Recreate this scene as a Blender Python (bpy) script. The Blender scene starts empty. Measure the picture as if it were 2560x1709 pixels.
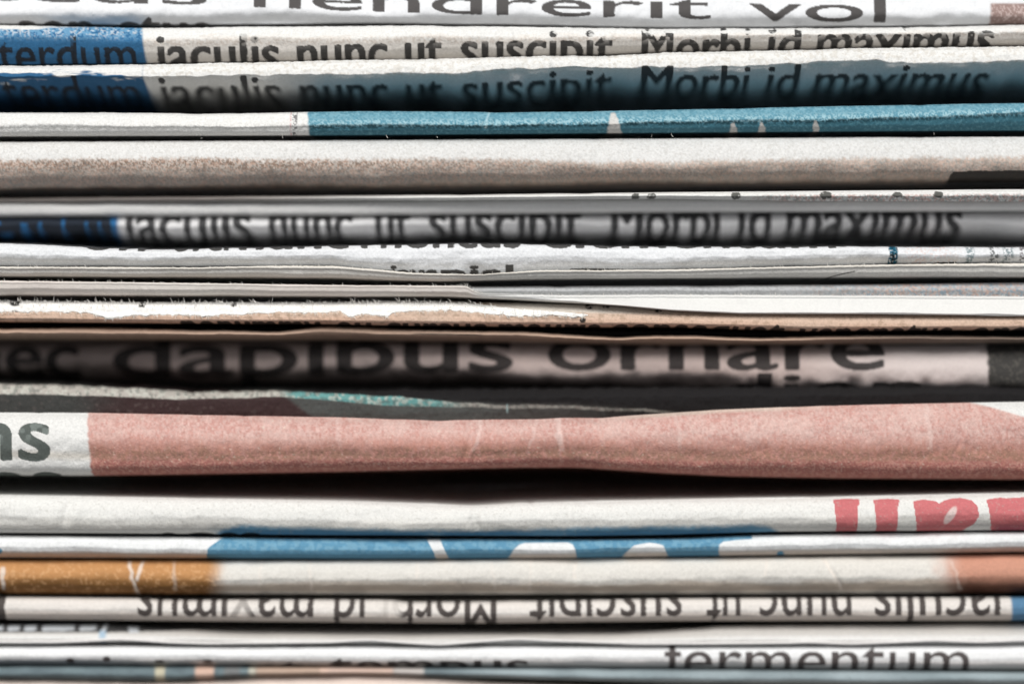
import bpy, math, random
import numpy as np

# ------------------------------------------------------------------ camera, light, exposure
SC = bpy.context.scene
C = SC.collection
S = 4e-5            # metres per unit; the stack is drawn in units of 0.04 mm
DCAM = 0.4267       # camera to the foremost folds
Z0 = 0.12           # height of the picture centre above the table

cam_d = bpy.data.cameras.new('camera')
cam = bpy.data.objects.new('camera', cam_d); C.objects.link(cam)
cam.location = (0, -DCAM, Z0); cam.rotation_euler = (math.radians(90), 0, 0)
cam_d.lens = 150; cam_d.sensor_width = 36
cam_d.clip_start = 0.01; cam_d.clip_end = 20
cam_d.dof.use_dof = True; cam_d.dof.focus_distance = DCAM + 0.0006; cam_d.dof.aperture_fstop = 2.9
cam_d.dof.aperture_blades = 9
SC.camera = cam

w = bpy.data.worlds.new('World'); SC.world = w; w.use_nodes = True
w.node_tree.nodes['Background'].inputs[0].default_value = (0.93, 0.96, 1.0, 1)
w.node_tree.nodes['Background'].inputs[1].default_value = 0.20

def area(name, loc, target, sx, sy, power, col):
    d = bpy.data.lights.new(name, 'AREA'); d.shape = 'RECTANGLE'; d.size = sx; d.size_y = sy
    d.energy = power; d.color = col
    o = bpy.data.objects.new(name, d); C.objects.link(o); o.location = loc
    v = [t - l for t, l in zip(target, loc)]
    from mathutils import Vector
    o.rotation_euler = Vector(v).to_track_quat('-Z', 'Y').to_euler()
    return o
area('key_softbox', (-0.12, -0.74, Z0 + 0.58), (0, 0, Z0), 0.85, 0.42, 11.7, (1.0, 0.985, 0.96))
area('front_fill', (0.25, -0.95, Z0 + 0.28), (0, 0, Z0), 0.6, 0.5, 1.4, (0.94, 0.97, 1.0))

SC.view_settings.view_transform = 'Standard'; SC.view_settings.look = 'None'
SC.view_settings.exposure = 0.0; SC.view_settings.gamma = 1
SC.view_settings.use_curve_mapping = False
SC.render.engine = 'CYCLES'

# ------------------------------------------------------------------ noise and curve helpers
_G = np.random.RandomState(7).rand(16, 512, 512).astype(np.float32)
def vn(x, y, sx, sy, seed=0):
    x = np.asarray(x) / sx + 37.3 * seed; y = np.asarray(y) / sy + 11.7 * seed
    g = _G[seed % 16]
    xi = np.floor(x).astype(int); yi = np.floor(y).astype(int)
    fx = x - xi; fy = y - yi
    fx = fx * fx * (3 - 2 * fx); fy = fy * fy * (3 - 2 * fy)
    a = g[xi % 512, yi % 512]; b = g[(xi + 1) % 512, yi % 512]
    c = g[xi % 512, (yi + 1) % 512]; d = g[(xi + 1) % 512, (yi + 1) % 512]
    return (a * (1 - fx) + b * fx) * (1 - fy) + (c * (1 - fx) + d * fx) * fy
def fbm(x, y, sx, sy, seed=0, octv=4):
    r = 0; a = .5; t = 0
    for k in range(octv):
        r = r + a * vn(x, y, sx / 2 ** k, sy / 2 ** k, seed + k * 3); t += a; a *= .55
    return r / t
def ss(a, b, x):
    t = np.clip((np.asarray(x, float) - a) / (b - a), 0, 1); return t * t * (3 - 2 * t)
_XD = np.arange(-1700, 4300, 1.0)
class Cv:                       # a smooth line through a few points, y as a function of x
    def __init__(s, pts, smooth=14, jit=0, js=6, seed=0, wav=0, ws=160):
        if not isinstance(pts, (list, tuple)): pts = [(0, pts)]
        p = np.array(pts, float); y = np.interp(_XD, p[:, 0], p[:, 1])
        if smooth:
            k = np.exp(-.5 * (np.arange(-3 * smooth, 3 * smooth + 1) / smooth) ** 2); k /= k.sum()
            y = np.convolve(np.pad(y, 3 * smooth, 'edge'), k, 'valid')
        if jit: y = y + (fbm(_XD, 0 * _XD, js, 5, seed, 3) - .5) * 2 * jit
        if wav: y = y + (fbm(_XD, 0 * _XD, ws, 5, seed + 5, 3) - .5) * 2 * wav
        s.y = y
    def __call__(s, x): return np.interp(x, _XD, s.y)

# ------------------------------------------------------------------ lettering, rasterised from the built-in font
_xh = None
def glyph_mesh(txt, bold):
    cu = bpy.data.curves.new('t', 'FONT'); cu.body = txt; cu.offset = bold; cu.resolution_u = 6
    cu.space_character = 1.0 + bold * 2
    ob = bpy.data.objects.new('t', cu); C.objects.link(ob)
    bpy.context.view_layer.update()
    me = ob.to_mesh(); me.calc_loop_triangles()
    v = np.array([p.co[:2] for p in me.vertices]); t = np.array([l.vertices[:] for l in me.loop_triangles])
    ob.to_mesh_clear(); bpy.data.objects.remove(ob); bpy.data.curves.remove(cu)
    return v, t
class Ink:
    R = 0.5
    def __init__(s, y0, y1, x0=-300, x1=2860):
        s.x0, s.y0, s.y1 = x0, y0, y1
        s.a = np.zeros((int((x1 - x0) / s.R), int((y1 - y0) / s.R)), np.float32)
    def tri(s, P, val=1.0):
        P = (P - [s.x0, s.y0]) / s.R
        lo = np.maximum(np.floor(P.min(0)).astype(int), 0); hi = np.minimum(np.ceil(P.max(0)).astype(int) + 1, s.a.shape)
        if (hi <= lo).any(): return
        gx, gy = np.meshgrid(np.arange(lo[0], hi[0]) + .5, np.arange(lo[1], hi[1]) + .5, indexing='ij')
        def e(a, b): return (b[0] - a[0]) * (gy - a[1]) - (b[1] - a[1]) * (gx - a[0])
        e0, e1, e2 = e(P[0], P[1]), e(P[1], P[2]), e(P[2], P[0])
        m = ((e0 >= -1e-6) & (e1 >= -1e-6) & (e2 >= -1e-6)) | ((e0 <= 1e-6) & (e1 <= 1e-6) & (e2 <= 1e-6))
        s.a[lo[0]:hi[0], lo[1]:hi[1]][m] = val
    def word(s, txt, x0, x1, xtop, xh, bold=0.0, flip=False, lean=0.0):
        global _xh
        if _xh is None:
            q, _ = glyph_mesh('x', 0); _xh = q[:, 1].max()
        v, t = glyph_mesh(txt, 0)
        gx = (v[:, 0] - v[:, 0].min()) / (v[:, 0].max() - v[:, 0].min()); gy = v[:, 1] / _xh
        if flip:
            px = x1 - gx * (x1 - x0); py = xtop(px) - xh * (1 - gy)
        else:
            px = x0 + gx * (x1 - x0) + lean * (gy - 1) * xh; py = xtop(px) + xh * (1 - gy)
        Q = np.stack([px, py], 1); bx = bold * 100
        offs = [(0, 0)] if bold == 0 else [(bx * math.cos(a), bx * .55 * math.sin(a)) for a in np.linspace(0, 2 * math.pi, 8, endpoint=False)] + [(0, 0)]
        for o in offs:
            for tr in t: s.tri(Q[tr] + o)
    def poly(s, pts):
        P = np.array(pts, float)
        for k in range(1, len(P) - 1): s.tri(P[[0, k, k + 1]])
    def ell(s, cx, cy, rx, ry):
        s.poly([(cx + rx * math.cos(a), cy + ry * math.sin(a)) for a in np.linspace(0, 2 * math.pi, 20)[:-1]])
    def done(s, blur=1.4):
        n = max(1, int(blur / s.R)); k = np.hanning(2 * n + 3)[1:-1]; k /= k.sum()
        s.a = np.apply_along_axis(lambda r: np.convolve(r, k, 'same'), 0, s.a)
        s.a = np.apply_along_axis(lambda r: np.convolve(r, k, 'same'), 1, s.a).astype(np.float32); return s
    def at(s, X, Y):
        x = (X - s.x0) / s.R - .5; y = (Y - s.y0) / s.R - .5
        ok = (x > 0) & (x < s.a.shape[0] - 1.01) & (y > 0) & (y < s.a.shape[1] - 1.01)
        x = np.clip(x, 0, s.a.shape[0] - 1.01); y = np.clip(y, 0, s.a.shape[1] - 1.01)
        xi = x.astype(int); yi = y.astype(int); fx = x - xi; fy = y - yi; a = s.a
        r = (a[xi, yi] * (1 - fx) + a[xi + 1, yi] * fx) * (1 - fy) + (a[xi, yi + 1] * (1 - fx) + a[xi + 1, yi + 1] * fx) * fy
        return r * ok

# ------------------------------------------------------------------ print colours (linear)
def rgb(r, g, b):
    f = lambda c: (c / 255 / 12.92) if c <= 10 else ((c / 255 + .055) / 1.055) ** 2.4
    return np.array([f(r), f(g), f(b)])
WHITE = rgb(226, 225, 222); COLD = rgb(224, 225, 227); CREAM = rgb(222, 216, 209); GREY = rgb(200, 200, 198)
INK = rgb(46, 44, 43); BLACK = rgb(34, 33, 33)
def base(X, col): return np.ones(X.shape + (3,)) * col
def mix(c, col, m): return c * (1 - m[..., None]) + (np.asarray(col)) * m[..., None]
def inked(c, ink, X, Y, col=INK, rough=.5, k=.94, seed=3):
    d = ink.at(X, Y); n = fbm(X, Y, 5, 5, seed, 2)
    return mix(c, col, ss(.32, .68, d + (n - .5) * rough * (d > .02)) * k)
def speck(c, X, Y, col, m, s=4, thr=.55, seed=1):     # halftone-like grain
    n = vn(X, Y, s, s, seed) * .6 + vn(X, Y, s * .55, s * .55, seed + 2) * .4
    return mix(c, col, np.clip(m, 0, 1) * ss(thr - .07, thr + .07, n))
def grain(c, X, Y, amt=.10, s=4, seed=5):
    n = fbm(X, Y, s, s, seed, 2) - .5
    return c * (1 + n[..., None] * 2 * amt)

# ------------------------------------------------------------------ materials
def paper_mat(name, bump=.35, fibre=1.0, rough=.85):
    m = bpy.data.materials.new(name); m.use_nodes = True; nt = m.node_tree; N = nt.nodes; L = nt.links
    b = N['Principled BSDF']; b.inputs['Roughness'].default_value = rough
    b.inputs['Specular IOR Level'].default_value = .25
    at = N.new('ShaderNodeAttribute'); at.attribute_name = 'print'
    g = N.new('ShaderNodeTexCoord'); mp = N.new('ShaderNodeMapping')
    mp.inputs['Scale'].default_value = (1 / S,) * 3
    L.new(g.outputs['Object'], mp.inputs['Vector'])
    n1 = N.new('ShaderNodeTexNoise'); n1.inputs['Scale'].default_value = .16; n1.inputs['Detail'].default_value = 5
    n1.inputs['Roughness'].default_value = .65
    mp2 = N.new('ShaderNodeMapping'); mp2.inputs['Scale'].default_value = (1, 1, .6)
    L.new(mp.outputs[0], mp2.inputs['Vector'])
    n2 = N.new('ShaderNodeTexNoise'); n2.inputs['Scale'].default_value = .05; n2.inputs['Detail'].default_value = 3
    L.new(mp.outputs[0], n1.inputs['Vector']); L.new(mp2.outputs[0], n2.inputs['Vector'])
    # slight mottling of the stock
    r = N.new('ShaderNodeMapRange'); r.inputs[1].default_value = .25; r.inputs[2].default_value = .75
    r.inputs[3].default_value = 1 - .16 * fibre; r.inputs[4].default_value = 1 + .06 * fibre
    L.new(n1.outputs['Fac'], r.inputs[0])
    mx = N.new('ShaderNodeVectorMath'); mx.operation = 'SCALE'
    L.new(at.outputs['Color'], mx.inputs[0]); L.new(r.outputs[0], mx.inputs['Scale'])
    L.new(mx.outputs[0], b.inputs['Base Color'])
    bp = N.new('ShaderNodeBump'); bp.inputs['Strength'].default_value = bump; bp.inputs['Distance'].default_value = S * 3.5
    ad = N.new('ShaderNodeMath'); ad.operation = 'ADD'
    L.new(n1.outputs['Fac'], ad.inputs[0]); L.new(n2.outputs['Fac'], ad.inputs[1])
    L.new(ad.outputs[0], bp.inputs['Height']); L.new(bp.outputs[0], b.inputs['Normal'])
    return m
M_SMOOTH = paper_mat('newsprint_smooth', .35, .5)
M_ROUGH = paper_mat('newsprint_fibrous', .65, 1.3)
M_SOFT = paper_mat('newsprint_soft', .4, 1.0)

def fibre_mat():
    m = bpy.data.materials.new('paper_fibre'); m.use_nodes = True; nt = m.node_tree
    b = nt.nodes['Principled BSDF']; b.inputs['Roughness'].default_value = .8
    n = nt.nodes.new('ShaderNodeTexNoise'); n.inputs['Scale'].default_value = 900
    r = nt.nodes.new('ShaderNodeValToRGB')
    r.color_ramp.elements[0].color = (.55, .5, .44, 1); r.color_ramp.elements[1].color = (.85, .84, .8, 1)
    nt.links.new(n.outputs['Fac'], r.inputs[0]); nt.links.new(r.outputs[0], b.inputs['Base Color'])
    return m
M_FIBRE = fibre_mat()

# ------------------------------------------------------------------ geometry
STEP = 2.5
_XF = np.concatenate([np.arange(-1500, -140, 24.0), np.arange(-140, 2701, STEP), np.arange(2720, 4080, 24.0)])

def nose(D, p=2.0, q=None):
    q = q or p
    def f(t):
        a = np.abs(2 * t - 1)
        return D * (1 - (1 - np.minimum(a, 1) ** p) ** (1 / q))
    return f
def poly_prof(pts, sm=0.02):
    if sm >= .03: sm *= 2.2
    p = np.array(pts, float); tt = np.linspace(0, 1, 801); y = np.interp(tt, p[:, 0], p[:, 1])
    n = max(1, int(sm * 800)); k = np.hanning(2 * n + 3)[1:-1]; k /= k.sum()
    y = np.convolve(np.pad(y, (len(k) - 1) // 2, 'edge'), k, 'valid')
    return lambda t: np.interp(t, tt, y)

def sheet(name, parent, top, bot, prof, paint, ridge=None, rt=.5, d0=0, mat=None, wr=2.0, wseed=0,
          fine=.8, cr=0, back=4000, zin=2.0, row=2.2, thick=None, lwr=3.0, creases=(), up=6.0, down=6.0, warp=.22, kinks=1.0):
    """One folded sheet: its front follows prof(t) from the top edge (t=0) to the bottom edge (t=1), then both
    leaves run straight back into the stack."""
    X1 = _XF; tp = top(X1); bt = bot(X1)
    rn = np.random.RandomState(wseed * 17 + 3)
    for _ in range(int(7 * kinks)):            # small dents in the upper edge
        cx = rn.uniform(0, 2560); cw = rn.uniform(8, 40)
        tp = tp + rn.uniform(-1.0, 1.6) * np.exp(-((X1 - cx) / cw) ** 2)
    H = np.maximum(bt - tp, 4)
    n = int(max(H.max() / row, 10)) + 14
    sgrid = np.linspace(0, 1, n); t = (1 - np.cos(math.pi * sgrid)) / 2
    t = t * .75 + sgrid * .25
    X = np.repeat(X1[:, None], n, 1); T = np.repeat(t[None], len(X1), 0)
    if ridge is not None:        # the ridge line sits at t = rt
        rf = np.clip((ridge(X1) - tp) / H, .05, .95)[:, None]
        U = np.where(T < rt, T / rt * rf, rf + (T - rt) / (1 - rt) * (1 - rf))
    else: U = T
    Y = tp[:, None] + U * H[:, None]
    env = np.sin(math.pi * np.clip(T, 0, 1)) ** .5
    dep = prof(np.clip(T + env * warp * ((fbm(X, Y, 240, 90, wseed + 6, 3) - .5) + .35 * (fbm(X, Y, 36, 40, wseed + 1, 2) - .5)), 0, 1))
    rc = np.random.RandomState(wseed * 13 + int(H[0]))
    for _ in range(int(9 * kinks)):
        cx = rc.uniform(-100, 2660); cw = rc.uniform(3, 9); ca_ = rc.uniform(-2.6, 3.2); sl = rc.uniform(-.7, .7)
        r0 = rc.uniform(0, 1); hh = rc.uniform(.2, .6)
        xx = (X - cx - sl * (Y - tp[:, None]) + 5 * (vn(X, Y, 16, 12, 4) - .5)) / cw
        dep = dep + ca_ * env * (np.exp(-xx * xx) - .5 * np.exp(-(xx - 1.8) ** 2)) * np.exp(-((T - r0) / hh) ** 2)
    dep = dep + (fbm(X, Y, 130, 60, wseed, 3) - .5) * 2 * wr * env * 1.5 * (.35 + 1.3 * vn(X, Y * 0, 260, 9, wseed + 7))
    dep = dep + (fbm(X, Y * 0, 420, 10, wseed + 2, 3) - .5) * 2 * lwr
    dep = dep + (fbm(X, Y, 8, 13, wseed + 4, 3) - .5) * 2.4 * fine * env
    for (cx, cw, ca, sl) in creases:   # little vertical kinks across the fold
        xx = (X - cx - sl * (Y - tp[:, None])) / cw
        dep = dep + ca * env * np.exp(-xx * xx) - .6 * ca * env * np.exp(-(xx - 1.6) ** 2)
    PX, PY = X, Y
    # leaves running back
    bk = np.array([3, 9, 22, 50, 110, 260, 700, 1800, back], float)
    bs = zin * (1 - np.exp(-bk / 12))
    Xt = np.repeat(X1[:, None], len(bk), 1)
    dt = dep[:, :1] + bk[None]; db = dep[:, -1:] + bk[None]
    far = ss(150, 1500, bk)
    Yt = tp[:, None] + (bs - up * far)[None]; Yb = bt[:, None] - (bs - down * far)[None]
    Xa = np.concatenate([Xt[:, ::-1], X, Xt], 1)
    Ya = np.concatenate([Yt[:, ::-1], Y, Yb], 1)
    Da = np.concatenate([dt[:, ::-1], dep, db], 1)
    # where the print lies: arc length beyond the edges
    Yp = np.concatenate([tp[:, None] - bk[None, ::-1], Y, bt[:, None] + bk[None]], 1)
    Ta = np.concatenate([-.001 * bk[None, ::-1] + 0 * Xt, T, 1 + .001 * bk[None] + 0 * Xt], 1)
    base_d = (d0(X1) if callable(d0) else d0 + 0 * X1)[:, None]
    if callable(d0): kd = float(np.mean(d0(np.linspace(0, 2560, 50))))
    else: kd = d0
    k = 1 + (kd + float(prof(np.array(.15)))) * S / DCAM
    Vx = (Xa - 1280) * S * k; Vy = (Da + base_d) * S; Vz = Z0 + (854.5 - Ya) * S * k
    V = np.stack([Vx, Vy, Vz], -1)
    nx, ny = Xa.shape
    col = paint(Xa, Yp, Ta)
    me = bpy.data.meshes.new(name)
    me.vertices.add(nx * ny); me.vertices.foreach_set('co', V.reshape(-1).astype(np.float32))
    i = np.arange(nx * ny).reshape(nx, ny)
    q = np.stack([i[:-1, :-1], i[:-1, 1:], i[1:, 1:], i[1:, :-1]], -1).reshape(-1)
    nf = len(q) // 4
    me.loops.add(nf * 4); me.loops.foreach_set('vertex_index', q.astype(np.int32))
    me.polygons.add(nf); me.polygons.foreach_set('loop_start', (np.arange(nf) * 4).astype(np.int32))
    me.polygons.foreach_set('use_smooth', np.ones(nf, bool))
    ca = me.attributes.new('print', 'FLOAT_COLOR', 'POINT')
    rgba = np.concatenate([np.clip(col, 0, 1), np.ones(col.shape[:-1] + (1,))], -1)
    ca.data.foreach_set('color', rgba.reshape(-1).astype(np.float32))
    me.update(calc_edges=True); me.validate()
    me.materials.append(mat or M_SMOOTH)
    o = bpy.data.objects.new(name, me); C.objects.link(o); o.parent = parent
    return o

def fibres(parent, line, n, x0, x1, d0=0, dep=8, length=16, seed=0, off=1.0, wid=.8, spread=0, name='paper_fibres', down=False):
    """Hair-thin paper fibres standing off a torn or cut edge, each a curved three-sided thread."""
    rnd = random.Random(seed); V = []; F = []
    k = 1 + d0 * S / DCAM
    for _ in range(n):
        x = rnd.uniform(x0, x1); y = float(line(x)) + off + rnd.uniform(0, spread); L = length * rnd.uniform(.3, 1.0) ** 1.3
        a = rnd.gauss(-math.pi / 2 if down else math.pi / 2, .75); cur = rnd.gauss(0, .5); m = 5
        px, py, pd = x, y, d0 + dep + rnd.uniform(-3, 3); dd = rnd.uniform(-.5, .2)
        b0 = len(V)
        for j in range(m + 1):
            wv = wid * (1 - .75 * j / m)
            for r in range(3):
                an = r * 2.094
                V.append(((px + wv * math.cos(an) - 1280) * S * k, (pd + wv * math.sin(an)) * S, Z0 + (854.5 - py + wv * .5 * math.cos(an)) * S * k))
            a += cur * .35 + rnd.gauss(0, .12)
            px += math.cos(a) * L / m; py -= math.sin(a) * L / m; pd += dd * L / m
        for j in range(m):
            for r in range(3):
                p = b0 + j * 3; q = (r + 1) % 3
                F.append((p + r, p + q, p + 3 + q, p + 3 + r))
    me = bpy.data.meshes.new(name); me.from_pydata(V, [], F); me.materials.append(M_FIBRE)
    o = bpy.data.objects.new(name, me); C.objects.link(o); o.parent = parent; o['kind'] = 'stuff'
    return o

def newspaper(label, y):
    e = bpy.data.objects.new('newspaper', None); C.objects.link(e)
    e['label'] = label; e['category'] = 'newspaper'; e['group'] = 'newspapers in the stack'
    e.empty_display_size = .01
    return e

LINE = [('iaculis', 395, 696), ('nunc', 745, 966), ('ut', 1014, 1104), ('suscipit', 1155, 1531),
        ('.', 1545, 1557), ('Morbi', 1607, 1875), ('id', 1924, 2001), ('maximus', 2047, 2484)]

# ------------------------------------------------------------------ 1: top newspaper, big squashed headline
p = newspaper('white newspaper at the very top of the stack with wide black headline letters', 0)
top1 = Cv(-110); bot1 = Cv([(0, 62), (350, 65), (900, 61), (1250, 64), (1650, 71), (2200, 68), (2560, 63)], wav=1)
bl1 = Cv([(-200, -2), (80, 9), (480, 17), (650, 24), (960, 36), (1230, 43), (1450, 47), (1660, 51), (1930, 57), (2180, 60)])
xt1 = Cv([(x, float(bl1(x)) - 40) for x in range(-300, 2900, 100)], smooth=10)
ik = Ink(-60, 90)
ik.word('lacus', -150, 521, xt1, 40, .012); ik.word('hendrerit', 640, 1772, xt1, 40, .012); ik.word('vol', 1870, 2207, xt1, 40, .012)
x2 = Cv([(0, 62), (300, 64), (520, 66), (2560, 70)])
ik.word('sen ctus', 48, 530, Cv([(0, 59), (520, 64), (2560, 68)]), 60, .05)
ik.done(1.6)
def paint(X, Y, T):
    c = base(X, COLD); c = grain(c, X, Y, .04, 12)
    m = ss(2466, 2474, X + 3 * vn(X, Y, 9, 9, 2)) * ss(12, 17, Y)
    c = mix(c, rgb(150, 128, 122), m); c = speck(c, X, Y, rgb(190, 170, 165), m, 4, .6)
    return inked(c, ik, X, Y, rgb(58, 53, 51), .6)
sheet('folded_cover', p, top1, bot1, poly_prof([(0, 130), (.15, 80), (.35, 45), (.6, 18), (.85, 4), (.93, 12), (1, 50)], .05), paint, d0=36, wseed=1, wr=1.2)

# ------------------------------------------------------------------ 2
p = newspaper('second newspaper from the top, with a blue block and letters whose feet are cut off', 0)
t2 = Cv([(0, 63), (350, 69), (570, 67), (1070, 63), (1500, 69), (1660, 72), (2200, 69), (2560, 62)], smooth=20, jit=1.3, js=10, seed=2, wav=1.5)
b2 = Cv([(0, 158), (350, 155), (830, 148), (1230, 143), (1500, 134), (1660, 127), (2200, 115), (2560, 111)], wav=1)
xt = Cv([(0, 120), (400, 119), (743, 117), (1155, 107), (1500, 103), (1800, 101), (2050, 89), (2300, 88), (2450, 80)])
ik2 = Ink(40, 190)
ik2.word('terdum', -6, 338, xt, 60, .015)
for s, a, b in LINE: ik2.word(s, a, b, xt, 60, .034)
ik2.done(1.2)
def paint(X, Y, T):
    c = base(X, CREAM)
    up = ss(.45, .25, T + (fbm(X, Y, 60, 14, 4) - .5) * .5)
    c = mix(c, WHITE, up); c = speck(c, X, Y, rgb(165, 140, 120), ss(.3, .4, T) * ss(.62, .5, T) * .30, 5, .55)
    bl = ss(4, -4, X - 354 - .012 * (Y - 70) ** 1.0 * 10 * (Y > 70))
    c = mix(c, rgb(50, 104, 146), bl)
    c = speck(c, X, Y, rgb(120, 168, 200), bl * ss(.5, .15, T) * .7, 5, .42, 2)
    c = mix(c, WHITE, bl * ss(.10, .05, T + (vn(X, Y, 60, 9, 6) - .5) * .15) * ss(260, 60, X))
    c0 = c; c = inked(c, ik2, X, Y, BLACK, .9)
    ww = (ss(.50, .62, vn(X, Y, 10, 8, 7)) * ss(.75, .2, T) * np.where(X > 1500, .95, .75))[..., None]; c = c * (1 - ww) + c0 * ww
    return speck(c, X, Y, WHITE, ss(.45, .15, T) * .5, 5, .62, 8)
sheet('folded_cover', p, t2, b2, poly_prof([(0, 34), (.06, 20), (.2, 9), (.38, 1), (.5, 4), (.75, 15), (.92, 34), (1, 60)], .04), paint, d0=20, wseed=2, mat=M_ROUGH, wr=1.8)

# ------------------------------------------------------------------ 3
p = newspaper('newspaper with blue left end and the full words Morbi id maximus on shaded slate', 0)
t3 = Cv([(0, 164), (350, 161), (830, 151), (1230, 144), (1360, 139), (1500, 139), (1660, 131), (2200, 119), (2560, 116)], smooth=16, jit=1.5, js=9, seed=3, wav=2)
b3 = Cv([(0, 279), (600, 279), (900, 276), (1230, 277), (1660, 270), (2560, 252)])
r3 = Cv([(0, 197), (300, 196), (400, 198), (700, 190), (900, 190), (1130, 193), (1250, 180), (1450, 172), (1560, 175), (1700, 172), (1900, 168), (2020, 164), (2200, 158), (2350, 165), (2560, 158)], smooth=8, jit=4.5, js=40, seed=8)
xt = Cv([(0, 212), (400, 214), (743, 212), (1155, 208), (1350, 200), (1607, 188), (1800, 188), (2050, 184), (2480, 182)])
ik3 = Ink(100, 310)
ik3.word('terdum', -6, 338, xt, 44, .01)
for s, a, b in LINE: ik3.word(s, a, b, xt, 43, .024)
ik3.done(1.6)
def paint(X, Y, T):
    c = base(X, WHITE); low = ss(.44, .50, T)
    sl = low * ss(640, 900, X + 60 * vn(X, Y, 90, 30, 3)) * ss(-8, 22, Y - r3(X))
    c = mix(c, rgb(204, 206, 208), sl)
    c = speck(c, X, Y, rgb(190, 180, 165), (1 - low) * .35, 7, .6)
    bl = ss(4, -4, X - 357 - np.maximum(Y - 190, 0) * .22)
    c = mix(c, rgb(48, 98, 138), bl)
    c = mix(c, WHITE, bl * ss(.42, .30, T + (fbm(X, Y, 70, 12, 6) - .5) * .75))
    return inked(c, ik3, X, Y, rgb(34, 34, 37), .35)
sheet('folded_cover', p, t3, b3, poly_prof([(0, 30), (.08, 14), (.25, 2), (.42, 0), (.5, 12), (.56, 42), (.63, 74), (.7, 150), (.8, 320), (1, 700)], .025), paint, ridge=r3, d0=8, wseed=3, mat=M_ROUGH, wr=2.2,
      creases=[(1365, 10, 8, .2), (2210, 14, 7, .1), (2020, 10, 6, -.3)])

# ------------------------------------------------------------------ 4
p = newspaper('thin newspaper with a teal blue cover, white at its left third', 0)
t4 = Cv([(0, 281), (575, 283), (760, 280), (900, 278), (1200, 279), (1230, 281), (1450, 278), (1660, 274), (2200, 263), (2560, 257)], smooth=12, jit=.5, js=9, seed=1, wav=1)
b4 = Cv([(0, 340), (900, 337), (1660, 331), (2200, 327), (2560, 325)])
r4 = Cv([(0, 319), (240, 316), (640, 318), (900, 314), (1230, 314), (1660, 305), (2000, 302), (2560, 285)], jit=1.6, js=16, seed=4)
def paint(X, Y, T):
    c = base(X, WHITE); r = Y - r4(X)
    c = speck(c, X, Y, rgb(150, 145, 138), ss(14, 0, np.abs(r)) * .3, 4, .55)
    te = ss(-3, 3, X - 768 - .1 * (Y - 280) + 4 * (vn(X, Y, 6, 6, 2) - .5))
    tc = base(X, rgb(96, 146, 164))
    tc = mix(tc, rgb(66, 116, 132), ss(-4, 10, r))  # shade under the ridge painted as a darker teal
    tc = speck(tc, X, Y, rgb(170, 204, 212), ss(-26, -4, r) * ss(5, 0, r) * .75, 3.5, .5, 2)
    tc = speck(tc, X, Y, rgb(136, 180, 194), ss(-10, -30, r) * .6, 5, .5, 6)
    tc = speck(tc, X, Y, rgb(30, 66, 76), ss(-6, 3, r) * ss(12, 5, r) * .85, 4, .45, 3)
    tc = speck(tc, X, Y, rgb(120, 170, 182), ss(6, 12, r) * .35, 4, .65, 4)
    c = mix(c, tc, te)
    for cx, w0, w1, ya, yb in [(1533, 5, 20, 281, 336), (1831, 3, 11, 308, 332), (1902, 3, 12, 306, 332), (2037, 3, 8, 303, 328)]:
        f = np.clip((Y - ya) / (yb - ya), 0, 1); ww = w0 + (w1 - w0) * f + 5 * (vn(X, Y, 7, 7, 9) - .5)
        c = mix(c, rgb(212, 206, 200), ss(2, -2, np.abs(X - cx - 4 * f) - ww) * ss(ya - 3, ya + 3, Y) * .85)
    c = mix(c, rgb(205, 230, 235), ss(5, 0, np.abs(X - 1222 + (Y - 280) * .25 + 8 * (vn(X, Y, 12, 12, 3) - .5))) * (Y < 322) * .5)
    st = ss(7, 5, np.abs(X - 737)); c = speck(c, X, Y, rgb(70, 66, 70), st * .8, 4, .48, 1)
    c = speck(c, X, Y, rgb(200, 140, 140), ss(2.5, 1, np.abs(X - 727)) * .7, 3, .4, 1)
    return c
sheet('folded_cover', p, t4, b4, poly_prof([(0, 38), (.05, 22), (.25, 9), (.48, 0), (.56, 5), (.8, 13), (.94, 26), (1, 46)], .03), paint, ridge=r4, d0=2, wseed=4, mat=M_ROUGH, wr=1.6, fine=1.4, creases=[(1218, 7, 6, -.2)])
fibres(p, Cv([(0, 346), (1480, 343), (2560, 334)]), 9, 500, 2400, 2, 18, 14, 5, 0)

# ------------------------------------------------------------------ 5
p = newspaper('thick newspaper, white above and speckled tan below, with a black bar at its right end', 0)
t5 = Cv([(0, 354), (570, 351), (1230, 348), (1660, 345), (2200, 342), (2560, 341)], jit=.4, js=12, wav=.8)
b5 = Cv([(0, 476), (500, 474), (900, 471), (1660, 462), (2560, 456)])
r5 = Cv([(0, 403), (500, 399), (830, 402), (1230, 400), (1500, 408), (1800, 404), (2200, 398), (2560, 396)], jit=4, js=60, seed=5)
ik5 = Ink(380, 520)
ik5.poly([(2376, 438), (2384, 430), (2420, 428), (2860, 423), (2860, 500), (2378, 500)]); ik5.done(2)
def paint(X, Y, T):
    c = base(X, rgb(217, 216, 214)); r = Y - r5(X)
    ta = ss(-9, 7, r + 10 * (vn(X, Y, 5, 5, 3) - .5))
    c = mix(c, rgb(190, 178, 168), ta)
    c = speck(c, X, Y, rgb(132, 112, 98), ta * ss(40, 5, r) * .75 * ss(1900, 500, X) + ta * .28, 3.8, .47, 2)
    c = speck(c, X, Y, rgb(215, 182, 165), ta * .45, 4.5, .55, 4)
    c = speck(c, X, Y, rgb(120, 140, 145), ta * .35, 3.6, .66, 7)
    c = speck(c, X, Y, rgb(190, 186, 180), (1 - ta) * .35, 4, .6, 5)
    return inked(c, ik5, X, Y, rgb(44, 42, 40), .7)
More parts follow.
